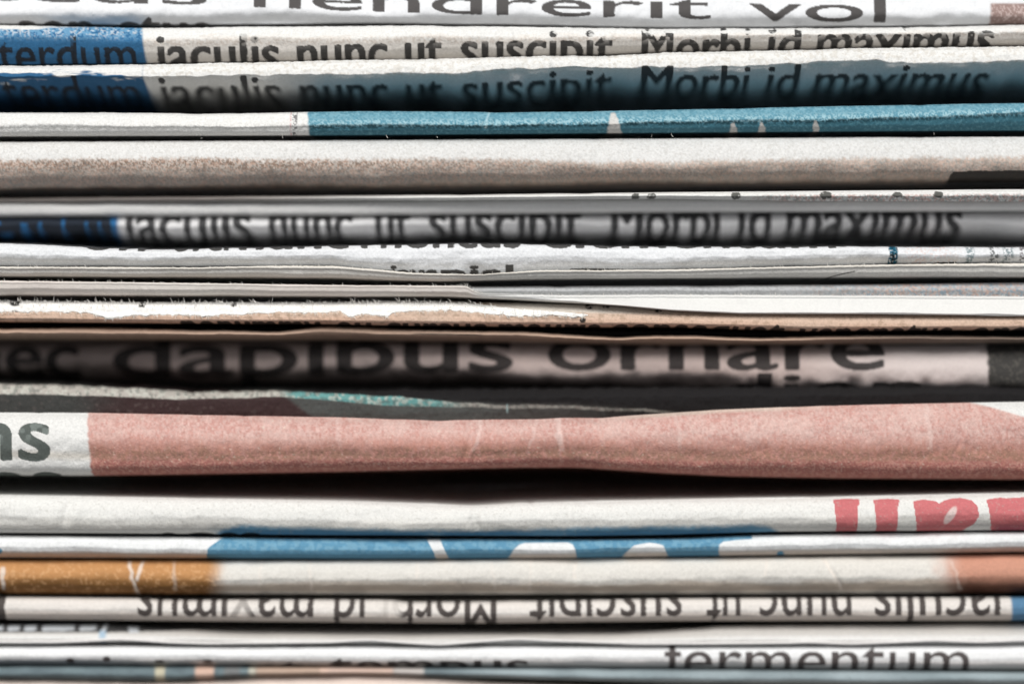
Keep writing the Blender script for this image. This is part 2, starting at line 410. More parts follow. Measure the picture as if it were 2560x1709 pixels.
sheet('folded_cover', p, t5, b5, poly_prof([(0, 52), (.04, 34), (.15, 19), (.3, 8), (.46, 1), (.58, 3), (.74, 16), (.86, 50), (.94, 105), (1, 190)], .04), paint, ridge=r5, rt=.42, d0=0, wseed=5, mat=M_ROUGH, wr=1.4, fine=1.2,
      creases=[(1245, 6, 3, .1), (720, 7, 3, 0), (1560, 6, 3, -.2)])

# ------------------------------------------------------------------ 6
p = newspaper('thin pale grey newspaper with a few small dark dots along its upper right edge', 0)
t6 = Cv([(0, 503), (830, 499), (1000, 497), (1300, 493), (1660, 489), (2560, 484)], wav=.8)
b6 = Cv([(0, 541), (830, 538), (1660, 530), (2560, 527)])
ik6a = Ink(470, 520)
def paint(X, Y, T):
    return base(X, rgb(222, 221, 219))
sheet('inner_pages', p, t6, b6, poly_prof([(0, 20), (.2, 6), (.5, 0), (.85, 6), (1, 40)], .06), paint, d0=Cv([(0, 105), (900, 95), (1400, 85), (2560, 75)]), wseed=6, wr=.8)
t6b = Cv([(0, 493), (400, 490), (900, 488), (1200, 487), (1660, 481), (2200, 477), (2560, 474)], wav=.8)
b6b = Cv([(0, 505), (700, 501), (900, 499), (1100, 500), (1660, 497), (2000, 503), (2560, 505)])
for cx, rx, ry in [(1588, 10, 8), (1628, 12, 8), (1838, 12, 9), (2062, 16, 10), (2240, 13, 7), (2342, 12, 8)]: ik6a.ell(cx, 492 - (cx - 1588) * .006, rx, ry)
ik6a.done(2)
def paint(X, Y, T):
    c = base(X, WHITE); c = mix(c, rgb(120, 108, 102), ss(1150, 500, X + 100 * vn(X, Y, 200, 9, 2)) * .8)  # dimness of the lip's left end painted into its colour
    m = ss(1820, 2000, X) * ss(.3, .5, T)
    c = speck(c, X, Y, rgb(190, 120, 100), m * .5, 4, .52, 2); c = speck(c, X, Y, rgb(90, 120, 120), m * .5, 4, .55, 4)
    return inked(c, ik6a, X, Y, rgb(78, 78, 74), 1.6)
sheet('folded_cover', p, t6b, b6b, poly_prof([(0, 18), (.3, 2), (.6, 0), (1, 30)], .06), paint, d0=Cv([(0, 95), (900, 60), (1300, 30), (1700, 15), (2560, 5)]), wseed=7, mat=M_ROUGH, wr=.6, zin=3, back=2500)

# ------------------------------------------------------------------ 7
p = newspaper('recessed blurred newspaper with tall dark letters on grey and a dark blue left end', 0)
t7 = Cv([(0, 543), (900, 541), (1660, 533), (2560, 529)])
b7 = Cv([(0, 640), (2560, 645)])
xt = Cv([(0, 538), (900, 536), (1660, 530), (2560, 526)])
ik7 = Ink(500, 660)
for s, a, b in [('terdum', -70, 270), ('iaculis', 316, 625), ('nunc', 674, 878), ('ut', 941, 1024), ('suscipit', 1075, 1454), ('Morbi', 1531, 1798), ('id', 1848, 1926), ('maximus', 1970, 2405)]:
    ik7.word(s, a, b, xt, 72, .075 if s == 'terdum' else .036)
ik7.done(2)
def paint(X, Y, T):
    c = base(X, rgb(212, 211, 211)); c = mix(c, rgb(40, 98, 146), ss(300, 288, X))
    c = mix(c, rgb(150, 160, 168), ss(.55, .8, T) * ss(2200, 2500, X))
    return inked(c, ik7, X, Y, rgb(36, 36, 38), .2)
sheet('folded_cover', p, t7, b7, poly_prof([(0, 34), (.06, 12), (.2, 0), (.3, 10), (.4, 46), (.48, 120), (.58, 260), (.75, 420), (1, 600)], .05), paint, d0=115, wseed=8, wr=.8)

# ------------------------------------------------------------------ 8
p = newspaper('crinkled white newspaper with feet of black letters along its top and a short teal stripe', 0)
t8 = Cv([(0, 608), (150, 613), (230, 620), (400, 624), (560, 620), (750, 617), (900, 614), (1150, 609), (1300, 611), (1660, 617), (2100, 616), (2560, 618)], smooth=16, jit=1.3, js=26, seed=3, wav=1.5)
b8 = Cv([(0, 668), (830, 668), (950, 682), (1060, 690), (1250, 690), (1400, 682), (1660, 678), (2000, 668), (2560, 661)])
ik8 = Ink(560, 710)
xt = Cv([(0, 572), (400, 584), (750, 577), (1100, 574), (1500, 575), (2200, 575)])
for s, a, b in [('on', 205, 360), ('orci', 430, 570), ('nunc', 600, 868), ('rhoncus', 905, 1300), ('elementum', 1360, 2088)]: ik8.word(s, a, b, xt, 44, .03)
for s, a, b in [('risus', 948, 1090), ('nisl', 1105, 1280)]: ik8.word(s, a, b, Cv(676), 26, .04)
ik8.poly([(1425, 672), (1460, 670), (1560, 672), (1560, 677), (1425, 677)]); ik8.poly([(2340, 656), (2390, 654), (2400, 663), (2340, 663)])
ik8.done(1.2)
def paint(X, Y, T):
    c = base(X, COLD); c = mix(c, rgb(206, 214, 224), ss(.7, .85, T) * .7)
    m = ss(13, 9, np.abs(X - 2233 + 3 * (vn(X, Y, 6, 6, 2) - .5))); c = speck(c, X, Y, rgb(22, 92, 116), m, 4, .36, 2); c = speck(c, X, Y, rgb(24, 40, 46), m, 4, .6, 4)
    for cx, rr, cc in [(2425, 14, (110, 130, 135)), (2485, 16, (60, 64, 64)), (2520, 18, (100, 120, 125)), (2556, 10, (80, 70, 70)), (2600, 20, (90, 90, 90))]:
        c = speck(c, X, Y, rgb(*cc), ss(rr, rr * .4, np.abs(X - cx)) * .8, 4, .5, cx % 7)
    c = speck(c, X, Y, rgb(220, 170, 150), ss(2250, 2280, X) * ss(2420, 2360, X) * .35, 4, .6, 2)
    c = inked(c, ik8, X, Y, rgb(52, 50, 48), 1.0)
    return c
sheet('folded_cover', p, t8, b8, poly_prof([(0, 26), (.06, 12), (.2, 4), (.45, 0), (.6, 5), (.8, 20), (.92, 38), (1, 70)], .03), paint, d0=4, wseed=9, mat=M_ROUGH, wr=7.0, fine=1.0)

# ------------------------------------------------------------------ 9
p = newspaper('thin newspaper with fuzzy cream cut edge dipping in the middle, hairline crack at right', 0)
t9 = Cv([(0, 666), (500, 668), (700, 664), (830, 664), (950, 674), (1050, 684), (1200, 685), (1350, 675), (1660, 674), (2000, 665), (2300, 660), (2560, 658)], smooth=14, jit=1.0, js=5, seed=6, wav=1)
b9 = Cv([(0, 691), (830, 695), (950, 700), (1100, 704), (1300, 699), (1660, 696), (2560, 693)])
ik9 = Ink(640, 720)
for k in range(12):
    x = 2060 + k * 6.5; y = 700 - 22 * (k / 12) ** .7; y2 = 700 - 22 * ((k + 1) / 12) ** .7
    ik9.poly([(x, y - .9), (x + 7, y2 - .9), (x + 7, y2 + .9), (x, y + .9)])
ik9.done(.6)
def paint(X, Y, T):
    c = base(X, rgb(214, 211, 206)); c = mix(c, rgb(230, 224, 214), ss(.2, .1, T))
    c = mix(c, INK, np.clip(ik9.at(X, Y) * 1.6, 0, 1))
    return c
sheet('folded_cover', p, t9, b9, poly_prof([(0, 12), (.03, 3), (.1, 0), (.2, 1), (.26, 7), (.6, 12), (.85, 26), (.95, 50), (1, 90)], .015), paint, d0=0, wseed=10, mat=M_ROUGH, wr=.9)
fibres(p, t9, 170, 0, 2560, 0, 6, 9, 9)
p2 = newspaper('dim grey newspaper edge showing at right just above the bright white page', 0)
def paint(X, Y, T):
    c = base(X, rgb(176, 177, 178)); m = ss(1900, 2300, X)
    c = speck(c, X, Y, rgb(110, 140, 160), m * .6, 4, .55, 2); c = speck(c, X, Y, rgb(200, 160, 140), m * .6, 4, .58, 5)
    return speck(c, X, Y, rgb(130, 130, 130), ss(1100, 1400, X) * .4, 4, .58, 1)
sheet('folded_cover', p2, Cv([(0, 716), (1180, 716), (1660, 714), (2200, 711), (2560, 706)]), Cv([(0, 730), (1200, 738), (2560, 743)]),
      poly_prof([(0, 30), (.2, 4), (.5, 0), (1, 10)], .06), paint, d0=34, wseed=11, wr=.6, back=3000)

# ------------------------------------------------------------------ 10
p = newspaper('newspaper with a torn step mid edge, beige at left and bright blank white at right', 0)
t10 = Cv([(0, 701), (400, 706), (830, 712), (1140, 714), (1168, 715), (1182, 726), (1200, 733), (1400, 737), (1660, 736), (2200, 738), (2560, 740)], smooth=3, jit=.9, js=5, seed=2)
b10 = Cv([(0, 739), (500, 740), (830, 742), (1100, 742), (1250, 748), (1430, 757), (1550, 764), (1680, 776), (1850, 784), (2200, 785), (2560, 790)])
def paint(X, Y, T):
    c = base(X, CREAM); rgt = ss(1165, 1215, X)
    c = mix(c, rgb(216, 206, 200), (1 - rgt) * vn(X, Y, 160, 40, 2) * .8)
    c = mix(c, rgb(220, 219, 216), rgt)
    c = mix(c, rgb(120, 122, 126), rgt * ss(1.6, .6, np.abs(Y - t10(X) - 6.5)) * ss(1250, 1350, X) * .7)
    return c
pr_l = poly_prof([(0, 14), (.03, 3), (.1, 0), (.2, 3), (.5, 6), (.75, 18), (.88, 40), (1, 90)], .015)
pr_r = poly_prof([(0, 44), (.06, 36), (.14, 34), (.5, 18), (.92, 0), (1, 6)], .02)
def prof_mixed():
    w_ = ss(1150, 1600, _XF)[:, None]
    def f(T):
        if np.ndim(T) == 2: return pr_l(T) * (1 - w_) + pr_r(T) * w_
        return pr_l(T)
    return f
sheet('folded_cover', p, t10, b10, prof_mixed(), paint, d0=-4, wseed=12, mat=M_SMOOTH, wr=.9, fine=.5)
fibres(p, t10, 190, 0, 2560, -4, 5, 9, 10)
fibres(p, t10, 40, 1130, 1210, -4, 3, 13, 12)

# ------------------------------------------------------------------ 11
p = newspaper('tan newspaper with a fluffy white torn ridge tapering to a point past the middle', 0)
t11 = Cv([(0, 753), (350, 757), (830, 757), (1000, 753), (1180, 756), (1430, 758), (1700, 768), (2560, 772)], smooth=8, jit=1.2, js=9, seed=5, wav=1)
b11 = Cv([(0, 805), (350, 808), (830, 811), (1250, 817), (1700, 818), (1900, 824), (2020, 828), (2560, 825)], wav=1.2, ws=90)
ik11 = Ink(780, 850); xq = Cv([(x, float(b11(x)) - 5) for x in range(-300, 2900, 50)])
for s_, a, b in [('nonummy', 455, 800), ('eu cursus', 840, 1215), ('mauris', 1250, 1500), ('consequat', 1530, 1960), ('venenatus', 2000, 2380), ('eros', 2430, 2620)]:
    ik11.word(s_, a, b, xq, 40, .03)
ik11.done(1.2)
def paint(X, Y, T):
    c = base(X, rgb(202, 178, 160)); c = mix(c, rgb(212, 172, 148), fbm(X, Y, 120, 25, 3) * ss(.4, .9, T))
    c = speck(c, X, Y, rgb(140, 118, 96), fbm(X, Y, 60, 20, 5) * .6, 8, .62, 2)
    c = mix(c, rgb(204, 196, 186), ss(.45, .3, T) * ss(1150, 1300, X) * ss(1800, 1500, X))
    c = inked(c, ik11, X, Y, BLACK, .4)
    for cx, cy, rx, ry in [(1473, 766, 10, 7), (1515, 767, 9, 4), (1645, 777, 9, 4)]:
        c = speck(c, X, Y, INK, ss(1.2, .8, np.hypot((X - cx) / rx, (Y - cy) / ry)), 4, .4, 3)
    return speck(c, X, Y, INK, ss(.8, .3, T) * .5 * ss(1550, 1650, X), 5, .84, 6)
P11 = poly_prof([(0, 60), (.06, 44), (.2, 32), (.45, 12), (.65, 4), (.8, 3), (.9, 10), (.96, 26), (1, 60)], .025)
sheet('folded_cover', p, t11, b11, P11, paint, d0=4, wseed=13, mat=M_ROUGH, wr=.8, warp=.05)
# the torn fluffy layer on top, lying proud of the tan paper
tt = Cv([(0, 751), (350, 755), (830, 755), (1000, 751), (1180, 755), (1210, 762), (1300, 772), (1420, 780), (1470, 786), (2560, 800)], smooth=5, jit=1.4, js=7, seed=4)
tb = Cv([(0, 781), (150, 780), (230, 784), (270, 797), (300, 794), (340, 790), (420, 788), (500, 790), (600, 787), (700, 781), (800, 783), (850, 778), (872, 793), (910, 786), (960, 792), (1000, 780), (1100, 776), (1180, 780), (1230, 786), (1300, 792), (1380, 788), (1425, 794), (1462, 790), (1475, 787), (2560, 801)], smooth=3, jit=5, js=11, seed=9)
def torn(parent):
    X1 = np.arange(-140, 1472, STEP); a = tt(X1); b = np.maximum(tb(X1), a + 1); n = 26
    t = np.linspace(0, 1, n)[None]; X = np.repeat(X1[:, None], n, 1); Y = a[:, None] + t * (b - a)[:, None]
    th = 3.5 * np.sin(math.pi * np.clip(t, .02, .98)) ** .5 * ss(0, 30, 1472 - X)
    tn = np.clip((Y - t11(X)) / (b11(X) - t11(X)), 0, 1)
    dep = P11(tn) - th - 2.5 + (fbm(X, Y, 22, 18, 3, 4) - .5) * 6
    dep[:, -2:] += np.array([1, 3])
    k = 1 + 4 * S / DCAM
    V = np.stack([(X - 1280) * S * k, (dep + 4 + (fbm(X, Y * 0, 420, 10, 15, 3) - .5) * 6) * S, Z0 + (854.5 - Y) * S * k], -1)
    m = len(X1); i = np.arange(m * n).reshape(m, n)
    q = np.stack([i[:-1, :-1], i[:-1, 1:], i[1:, 1:], i[1:, :-1]], -1).reshape(-1, 4)
    me = bpy.data.meshes.new('torn_layer'); me.from_pydata(V.reshape(-1, 3).tolist(), [], q.tolist())
    for f in me.polygons: f.use_smooth = True
    c = base(X, rgb(243, 242, 239)); c = grain(c, X, Y, .06, 6)
    for cx, cy, rx, ry in [(34, 757, 15, 8), (34, 790, 17, 14), (352, 762, 9, 8), (582, 761, 8, 6)]:
        c = speck(c, X, Y, INK, ss(1.3, .7, np.hypot((X - cx) / rx, (Y - cy) / ry)), 5, .42, 3)
    ca = me.attributes.new('print', 'FLOAT_COLOR', 'POINT')
    ca.data.foreach_set('color', np.concatenate([c, np.ones(c.shape[:-1] + (1,))], -1).reshape(-1).astype(np.float32))
    me.materials.append(M_ROUGH)
    o = bpy.data.objects.new('torn_layer', me); C.objects.link(o); o.parent = parent
torn(p)
fibres(p, tt, 110, 0, 1300, 0, 2, 14, 21)
fibres(p, tb, 620, 0, 1465, 0, 1, 11, 22, off=-5, spread=5, wid=.9, down=True)
fibres(p, tt, 500, 0, 1465, 0, -3, 13, 24, off=2, spread=16, wid=.9)
fibres(p, Cv([(0, 752)]), 14, 470, 560, 0, 0, 24, 23, off=4)

# ------------------------------------------------------------------ 12
p = newspaper('narrow wavy brown newspaper edge just above the blurred word dapibus', 0)
t12 = Cv([(0, 820), (250, 818), (400, 822), (500, 824), (620, 826), (690, 829), (760, 820), (800, 815), (900, 817), (1000, 822), (1200, 826), (1300, 827), (1450, 838), (1550, 843), (1650, 838), (1720, 838), (1800, 841), (1900, 845), (2050, 839), (2250, 836), (2560, 841)], smooth=10, jit=1, js=20)
b12 = Cv([(0, 850), (830, 850), (1300, 856), (1660, 862), (2560, 858)])
def paint(X, Y, T):
    c = base(X, rgb(176, 150, 132)); c = mix(c, rgb(120, 106, 94), ss(.4, .8, T) * .6)
    c = mix(c, rgb(92, 84, 78), ss(1900, 2350, X) * .7)
    c = mix(c, rgb(80, 72, 66), ss(2.5, .8, np.abs(Y - 833 - (X - 1000) * .02)) * ss(1010, 1060, X) * ss(1230, 1190, X) * .8)
    return grain(c, X, Y, .08, 9)
sheet('folded_cover', p, t12, b12, poly_prof([(0, 40), (.05, 18), (.2, 6), (.4, 2), (.6, 12), (.85, 40), (1, 90)], .03), paint, d0=34, wseed=14, wr=2.0)
# plain near-black sheet added in the slot above, standing in for the gap's shade
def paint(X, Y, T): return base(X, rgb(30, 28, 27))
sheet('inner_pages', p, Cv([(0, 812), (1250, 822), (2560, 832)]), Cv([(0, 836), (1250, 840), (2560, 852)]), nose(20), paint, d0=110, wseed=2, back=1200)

# ------------------------------------------------------------------ 13
p = newspaper('deeply recessed shadowed newspaper with the large blurred bold words dapibus ornare', 0)
t13 = Cv([(0, 850), (1300, 857), (1660, 862), (2560, 860)])
b13 = Cv([(0, 980), (1200, 988), (1900, 1030), (2560, 1040)])
xt = Cv([(0, 868), (280, 868), (600, 864), (1000, 857), (1400, 850), (2300, 848)])
ik13 = Ink(820, 1010)
for s, a, b in [('nec', -90, 188), ('dapibus', 282, 1278), ('ornare', 1374, 2204)]: ik13.word(s, a, b, xt, 73, .05)
ik13.word('dien', 1795, 2305, Cv([(1795, 962), (2305, 955)]), 50, .05)
ik13.done(2.4)
def paint(X, Y, T):
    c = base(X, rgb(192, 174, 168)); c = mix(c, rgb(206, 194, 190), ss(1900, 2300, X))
    c = mix(c, rgb(132, 120, 116), ss(1000, 100, X) * .7)  # shade of the deeper left end painted into the paper
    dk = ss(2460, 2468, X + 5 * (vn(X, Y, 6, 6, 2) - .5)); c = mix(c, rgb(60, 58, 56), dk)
    c = speck(c, X, Y, rgb(96, 92, 86), dk * .5, 5, .6, 4)
    return inked(c, ik13, X, Y, rgb(38, 36, 36), .35)
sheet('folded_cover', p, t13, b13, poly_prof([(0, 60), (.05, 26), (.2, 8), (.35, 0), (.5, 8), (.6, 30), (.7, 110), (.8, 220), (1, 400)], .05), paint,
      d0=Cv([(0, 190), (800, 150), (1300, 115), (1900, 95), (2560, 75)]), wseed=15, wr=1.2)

# ------------------------------------------------------------------ 14
p = newspaper('dark charcoal and maroon newspaper with a flaking pale edge turning turquoise midway', 0)
t14 = Cv([(0, 957), (230, 964), (430, 974), (470, 980), (600, 977), (760, 976), (900, 974), (1200, 972), (1700, 968), (2560, 962)], smooth=5, jit=4, js=20, seed=4)
b14 = Cv([(0, 1058), (1200, 1070), (2560, 1040)])
e14 = Cv([(0, 972), (230, 976), (430, 986), (600, 985), (700, 983), (830, 992), (1000, 1003), (1100, 1009), (1250, 1016), (1400, 1016), (1600, 1025), (1750, 1036)], smooth=10)
def paint(X, Y, T):
    c = base(X, rgb(66, 66, 64))
    c = mix(c, rgb(62, 46, 46), ss(170, 330, X + 40 * (vn(X, Y, 30, 12, 2) - .5)))
    c = mix(c, rgb(80, 82, 80), ss(-10, 10, X - 700 - 1.3 * (Y - 980)))
    c = mix(c, rgb(70, 68, 66), ss(1150, 1350, X)); c = mix(c, rgb(26, 24, 25), ss(0, -14, Y - e14(X)) * ss(650, 800, X))
    c = mix(c, rgb(28, 26, 27), ss(1350, 1650, X))
    d = Y - e14(X) + 6 * (fbm(X, Y, 30, 12, 4) - .5); wd = np.interp(X, [0, 500, 700, 1000, 1150, 1600], [15, 13, 8, 13, 6, 3.5])
    e = ss(wd, wd * .7, np.abs(d)) * np.interp(X, [0, 1050, 1250, 1650, 1700], [1, .95, .5, .4, 0])
    ec = mix(base(X, rgb(178, 172, 164)), rgb(104, 156, 154), ss(690, 740, X) * ss(1190, 1080, X))
    ec = speck(ec, X, Y, rgb(196, 196, 186), base(X, 1)[..., 0] * .6, 9, .55, 2)
    ec = speck(ec, X, Y, rgb(90, 96, 92), base(X, 1)[..., 0] * .5, 9, .60, 5)
    c = mix(c, ec, e)
    c = mix(c, rgb(170, 200, 200), ss(2.5, 1, np.abs(X - 1268)) * ss(3, 8, Y - 1005) * ss(1034, 1028, Y) * .8)
    c = speck(c, X, Y, rgb(110, 100, 96), ss(.25, .5, T) * ss(1.0, .6, T) * .3 * ss(1700, 200, X), 9, .70, 4)
    return c
sheet('folded_cover', p, t14, b14, poly_prof([(0, 46), (.04, 26), (.12, 14), (.24, 4), (.36, 6), (.6, 12), (1, 30)], .025), paint,
      d0=Cv([(0, 45), (700, 55), (1300, 60), (2560, 80)]), wseed=16, mat=M_ROUGH, wr=2.5, fine=1.6)

# ------------------------------------------------------------------ 15
p = newspaper('thick dusty pink newspaper, white at its left end with the grey letters ns', 0)
t15 = Cv([(0, 1031), (225, 1032), (600, 1039), (830, 1043), (1050, 1050), (1095, 1053), (1140, 1050), (1350, 1048), (1400, 1045), (1500, 1044), (1660, 1033), (1800, 1024), (2000, 1016), (2300, 1009), (2560, 1004)], smooth=10, wav=.5)
b15 = Cv([(0, 1190), (230, 1190), (400, 1188), (830, 1181), (1300, 1170), (1450, 1170), (1660, 1184), (1830, 1192), (2100, 1197), (2560, 1200)])
ik15 = Ink(1000, 1230); xt = Cv([(-200, 1057), (200, 1062)])
ik15.word('ns', -62, 123, xt, 88, .05); ik15.word('nes', -160, 148, Cv(1183), 60, .04); ik15.done(2.2)
gr = Cv([(0, 1136), (600, 1142), (1200, 1134), (1450, 1136), (1700, 1142), (2560, 1142)], jit=4, js=50)
def paint(X, Y, T):
    c = base(X, rgb(197, 150, 141)); g = Y - gr(X)
    c = mix(c, rgb(214, 182, 173), (ss(-15, -60, g) * .7 + .12) * ss(.25, .75, .6 * fbm(X, Y, 60, 40, 2, 2) + .4 * vn(X, Y, 5, 9, 9)))
    c = speck(c, X, Y, rgb(218, 188, 180), ss(-10, -60, g) * .45, 5, .52, 2)
    c = mix(c, rgb(184, 126, 108), ss(-64, -14, g + 22 * (fbm(X, Y, 26, 60, 6, 3) - .5)) * .55 * (.45 + .9 * vn(X, Y, 5, 14, 3)))
    c = speck(c, X, Y, rgb(156, 122, 102), ss(-30, -4, g + 20 * (fbm(X, Y, 14, 60, 8, 2) - .5)) * ss(16, 4, g) * .65, 6, .44, 8); c = grain(c, X, Y, .07, 7)  # darker band: the groove's shade painted in, along with denser print
    c = speck(c, X, Y, rgb(166, 106, 98), ss(2, 16, g) * .8, 4, .45, 9)
    c = speck(c, X, Y, rgb(232, 222, 205), .4 + 0 * X, 6, .85, 11)
    c = mix(c, rgb(210, 196, 182), ss(12, 3, Y - t15(X)) * ss(1450, 1650, X) * ss(2150, 1900, X) * .7)
    for cx, sl, ww, a in [(1400, .1, 12, .6), (1330, -.25, 6, .35), (1190, -.3, 7, .45), (1700, .15, 7, .3), (2325, .1, 9, .4), (850, .1, 8, .25)]:
        c = mix(c, rgb(228, 204, 196), ss(ww, ww * .3, np.abs(X - cx - sl * (Y - 1100) + 9 * (vn(X, Y, 16, 16, 7) - .5))) * a * ss(1140, 1100, Y + 20 * (vn(X, Y, 9, 9, 3) - .5)))
    wl = ss(4, -4, X - 218 - .06 * (Y - 1030) + 4 * (vn(X, Y, 7, 7, 2) - .5)); wh = base(X, WHITE)
    wh = mix(wh, rgb(205, 194, 178), ss(18, 0, np.abs(g)) * .5)  # groove shade carried onto the white end as colour
    c = mix(c, wh, wl)
    c = mix(c, WHITE, ss(4, -4, Y - np.interp(X, [2400, 2480, 2560, 2700], [1000, 1018, 1042, 1110])) * ss(2400, 2440, X))
    c2 = inked(c, ik15, X, Y, rgb(72, 80, 76), .7, .95)
    return mix(c2, rgb(165, 175, 170), np.clip(ik15.at(X, Y) * 1.2 - .3, 0, 1) * ss(.6, .75, vn(X, Y, 14, 14, 3)) * ss(1120, 1080, Y) * .3)
sheet('folded_cover', p, t15, b15, poly_prof([(0, 60), (.035, 36), (.12, 18), (.28, 5), (.45, 1), (.6, 6), (.7, 14), (.77, 15), (.85, 19), (.92, 36), (.97, 60), (1, 110)], .06), paint, d0=2, wseed=1, mat=M_ROUGH, wr=2.6, fine=1.0, down=42,
      creases=[(1400, 12, 7, .1), (1190, 8, 4, -.3), (850, 12, 4, 0), (2330, 12, 4, .2)])

# ------------------------------------------------------------------ 16
p = newspaper('white newspaper with chunky red letters at right and a blue band along its bottom', 0)
t16 = Cv([(0, 1236), (400, 1243), (830, 1250), (900, 1252), (1180, 1263), (1300, 1256), (1660, 1248), (2100, 1241), (2560, 1231)], smooth=10)
b16 = Cv([(0, 1332), (380, 1334), (830, 1338), (1430, 1340), (1660, 1337), (1950, 1329), (2560, 1325)])
bb = Cv([(0, 1400), (520, 1345), (560, 1318), (600, 1308), (830, 1316), (1100, 1320), (1230, 1323), (1450, 1313), (1700, 1310), (1880, 1306), (1925, 1312), (1960, 1335), (2000, 1400)], smooth=4, jit=2, js=30)
ik16 = Ink(1215, 1360)
for a, b in [(2088, 2148), (2188, 2247)]:
    ik16.poly([(a - 4, 1249), (a + 30, 1246), (b + 2, 1248), (b, 1258), (b - 4, 1268), (b - 4, 1345), (a + 6, 1345), (a + 5, 1268), (a + 1, 1258)])
ik16.poly([(2282, 1252), (2310, 1248), (2340, 1252), (2350, 1262), (2350, 1345), (2296, 1345), (2296, 1268), (2288, 1260)])
ik16.poly([(2340, 1262), (2365, 1248), (2400, 1243), (2428, 1249), (2443, 1264), (2446, 1290), (2435, 1310), (2410, 1326), (2380, 1340), (2345, 1345)])
ik16.poly([(2466, 1248), (2500, 1243), (2530, 1247), (2540, 1262), (2549, 1300), (2562, 1280), (2572, 1262), (2585, 1240), (2700, 1240), (2700, 1345), (2484, 1345), (2484, 1275), (2474, 1258)])
ik16.done(2)
hole = lambda X, Y: ss(1.25, .85, np.hypot((X - 2376 + (Y - 1285) * .5) / 11, (Y - 1287) / 21))
wv = Ink(1315, 1350)
for cx, rx in [(418, 22), (500, 40), (570, 26), (625, 28)]: wv.ell(cx, 1340, rx, 9)
wv.done(1.5)
def paint(X, Y, T):
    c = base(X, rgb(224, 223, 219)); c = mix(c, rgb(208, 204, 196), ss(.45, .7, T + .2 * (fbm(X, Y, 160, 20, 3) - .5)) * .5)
    c = mix(c, rgb(104, 148, 174), ss(-5, 11, Y - bb(X) - 2 + 4 * (vn(X, Y, 12, 8, 2) - .5)) * (X < 2100))
    r = inked(c, ik16, X, Y, rgb(196, 96, 100), .7, .92)
    c = mix(r, rgb(225, 205, 200), hole(X, Y) * .9)
    c = mix(c, rgb(130, 60, 84), ss(2480, 2500, X) * ss(1300, 1325, Y) * .6)
    c = speck(c, X, Y, rgb(180, 176, 168), .3 + 0 * X, 5, .74, 6)
    return inked(c, wv, X, Y, BLACK, .1)
sheet('folded_cover', p, t16, b16, poly_prof([(0, 46), (.04, 26), (.15, 12), (.35, 3), (.55, 0), (.75, 7), (.9, 20), (1, 50)], .04), paint, d0=22, wseed=3, mat=M_SOFT, wr=2.8, fine=.7, up=42,
      creases=[(180, 14, 7, -.3), (1185, 12, 7, .1), (1420, 10, 4, .1)])

# ------------------------------------------------------------------ 17
p = newspaper('thin newspaper with bright blue print broken by white wedges, white at both ends', 0)
t17 = Cv([(0, 1339), (480, 1343), (800, 1347), (1400, 1350), (1700, 1346), (1900, 1338), (2560, 1330)], wav=.8)
b17 = Cv([(0, 1393), (500, 1395), (900, 1397), (1300, 1396), (2560, 1379)])
ik17 = Ink(1320, 1410)
ik17.poly([(515, 1395), (520, 1370), (530, 1362), (560, 1340), (900, 1330), (1060, 1335), (1085, 1380), (1092, 1410), (515, 1410)])
ik17.poly([(1128, 1330), (1128, 1410), (1880, 1410), (1880, 1330)]); ik17.poly([(1092, 1330), (1128, 1410), (1128, 1330)])
wh17 = Ink(1320, 1410)
wh17.poly([(1350, 1385), (1262, 1410), (1285, 1372), (1297, 1361), (1312, 1356), (1420, 1355), (1432, 1360), (1438, 1372), (1445, 1410), (1262, 1410)])
wh17.poly([(1620, 1385), (1545, 1410), (1565, 1380), (1585, 1362), (1605, 1358), (1625, 1355), (1645, 1358), (1658, 1362), (1668, 1385), (1680, 1410), (1545, 1410)])
wh17.poly([(1900, 1385), (1805, 1410), (1797, 1378), (1798, 1360), (1808, 1353), (1840, 1349), (1900, 1345), (1900, 1410)]); wh17.done(2)
ik17.ell(1952, 1384, 9, 8); ik17.ell(-4, 1376, 10, 8); ik17.done(2)
def paint(X, Y, T):
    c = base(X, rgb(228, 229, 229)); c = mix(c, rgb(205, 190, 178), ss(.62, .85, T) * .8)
    w0 = c; c = inked(c, ik17, X, Y, rgb(76, 138, 170), .25)
    c = speck(c, X, Y, rgb(150, 190, 206), ss(.75, .5, T) * ik17.at(X, Y) * .3, 9, .5, 4)
    m = np.clip(wh17.at(X, Y), 0, 1)[..., None]; c = c * (1 - m) + w0 * m
    return grain(c, X, Y, .06, 14)
sheet('folded_cover', p, t17, b17, poly_prof([(0, 30), (.06, 14), (.25, 3), (.5, 0), (.75, 8), (.9, 22), (1, 44)], .04), paint, d0=52, wseed=5, mat=M_SOFT, wr=1.2)

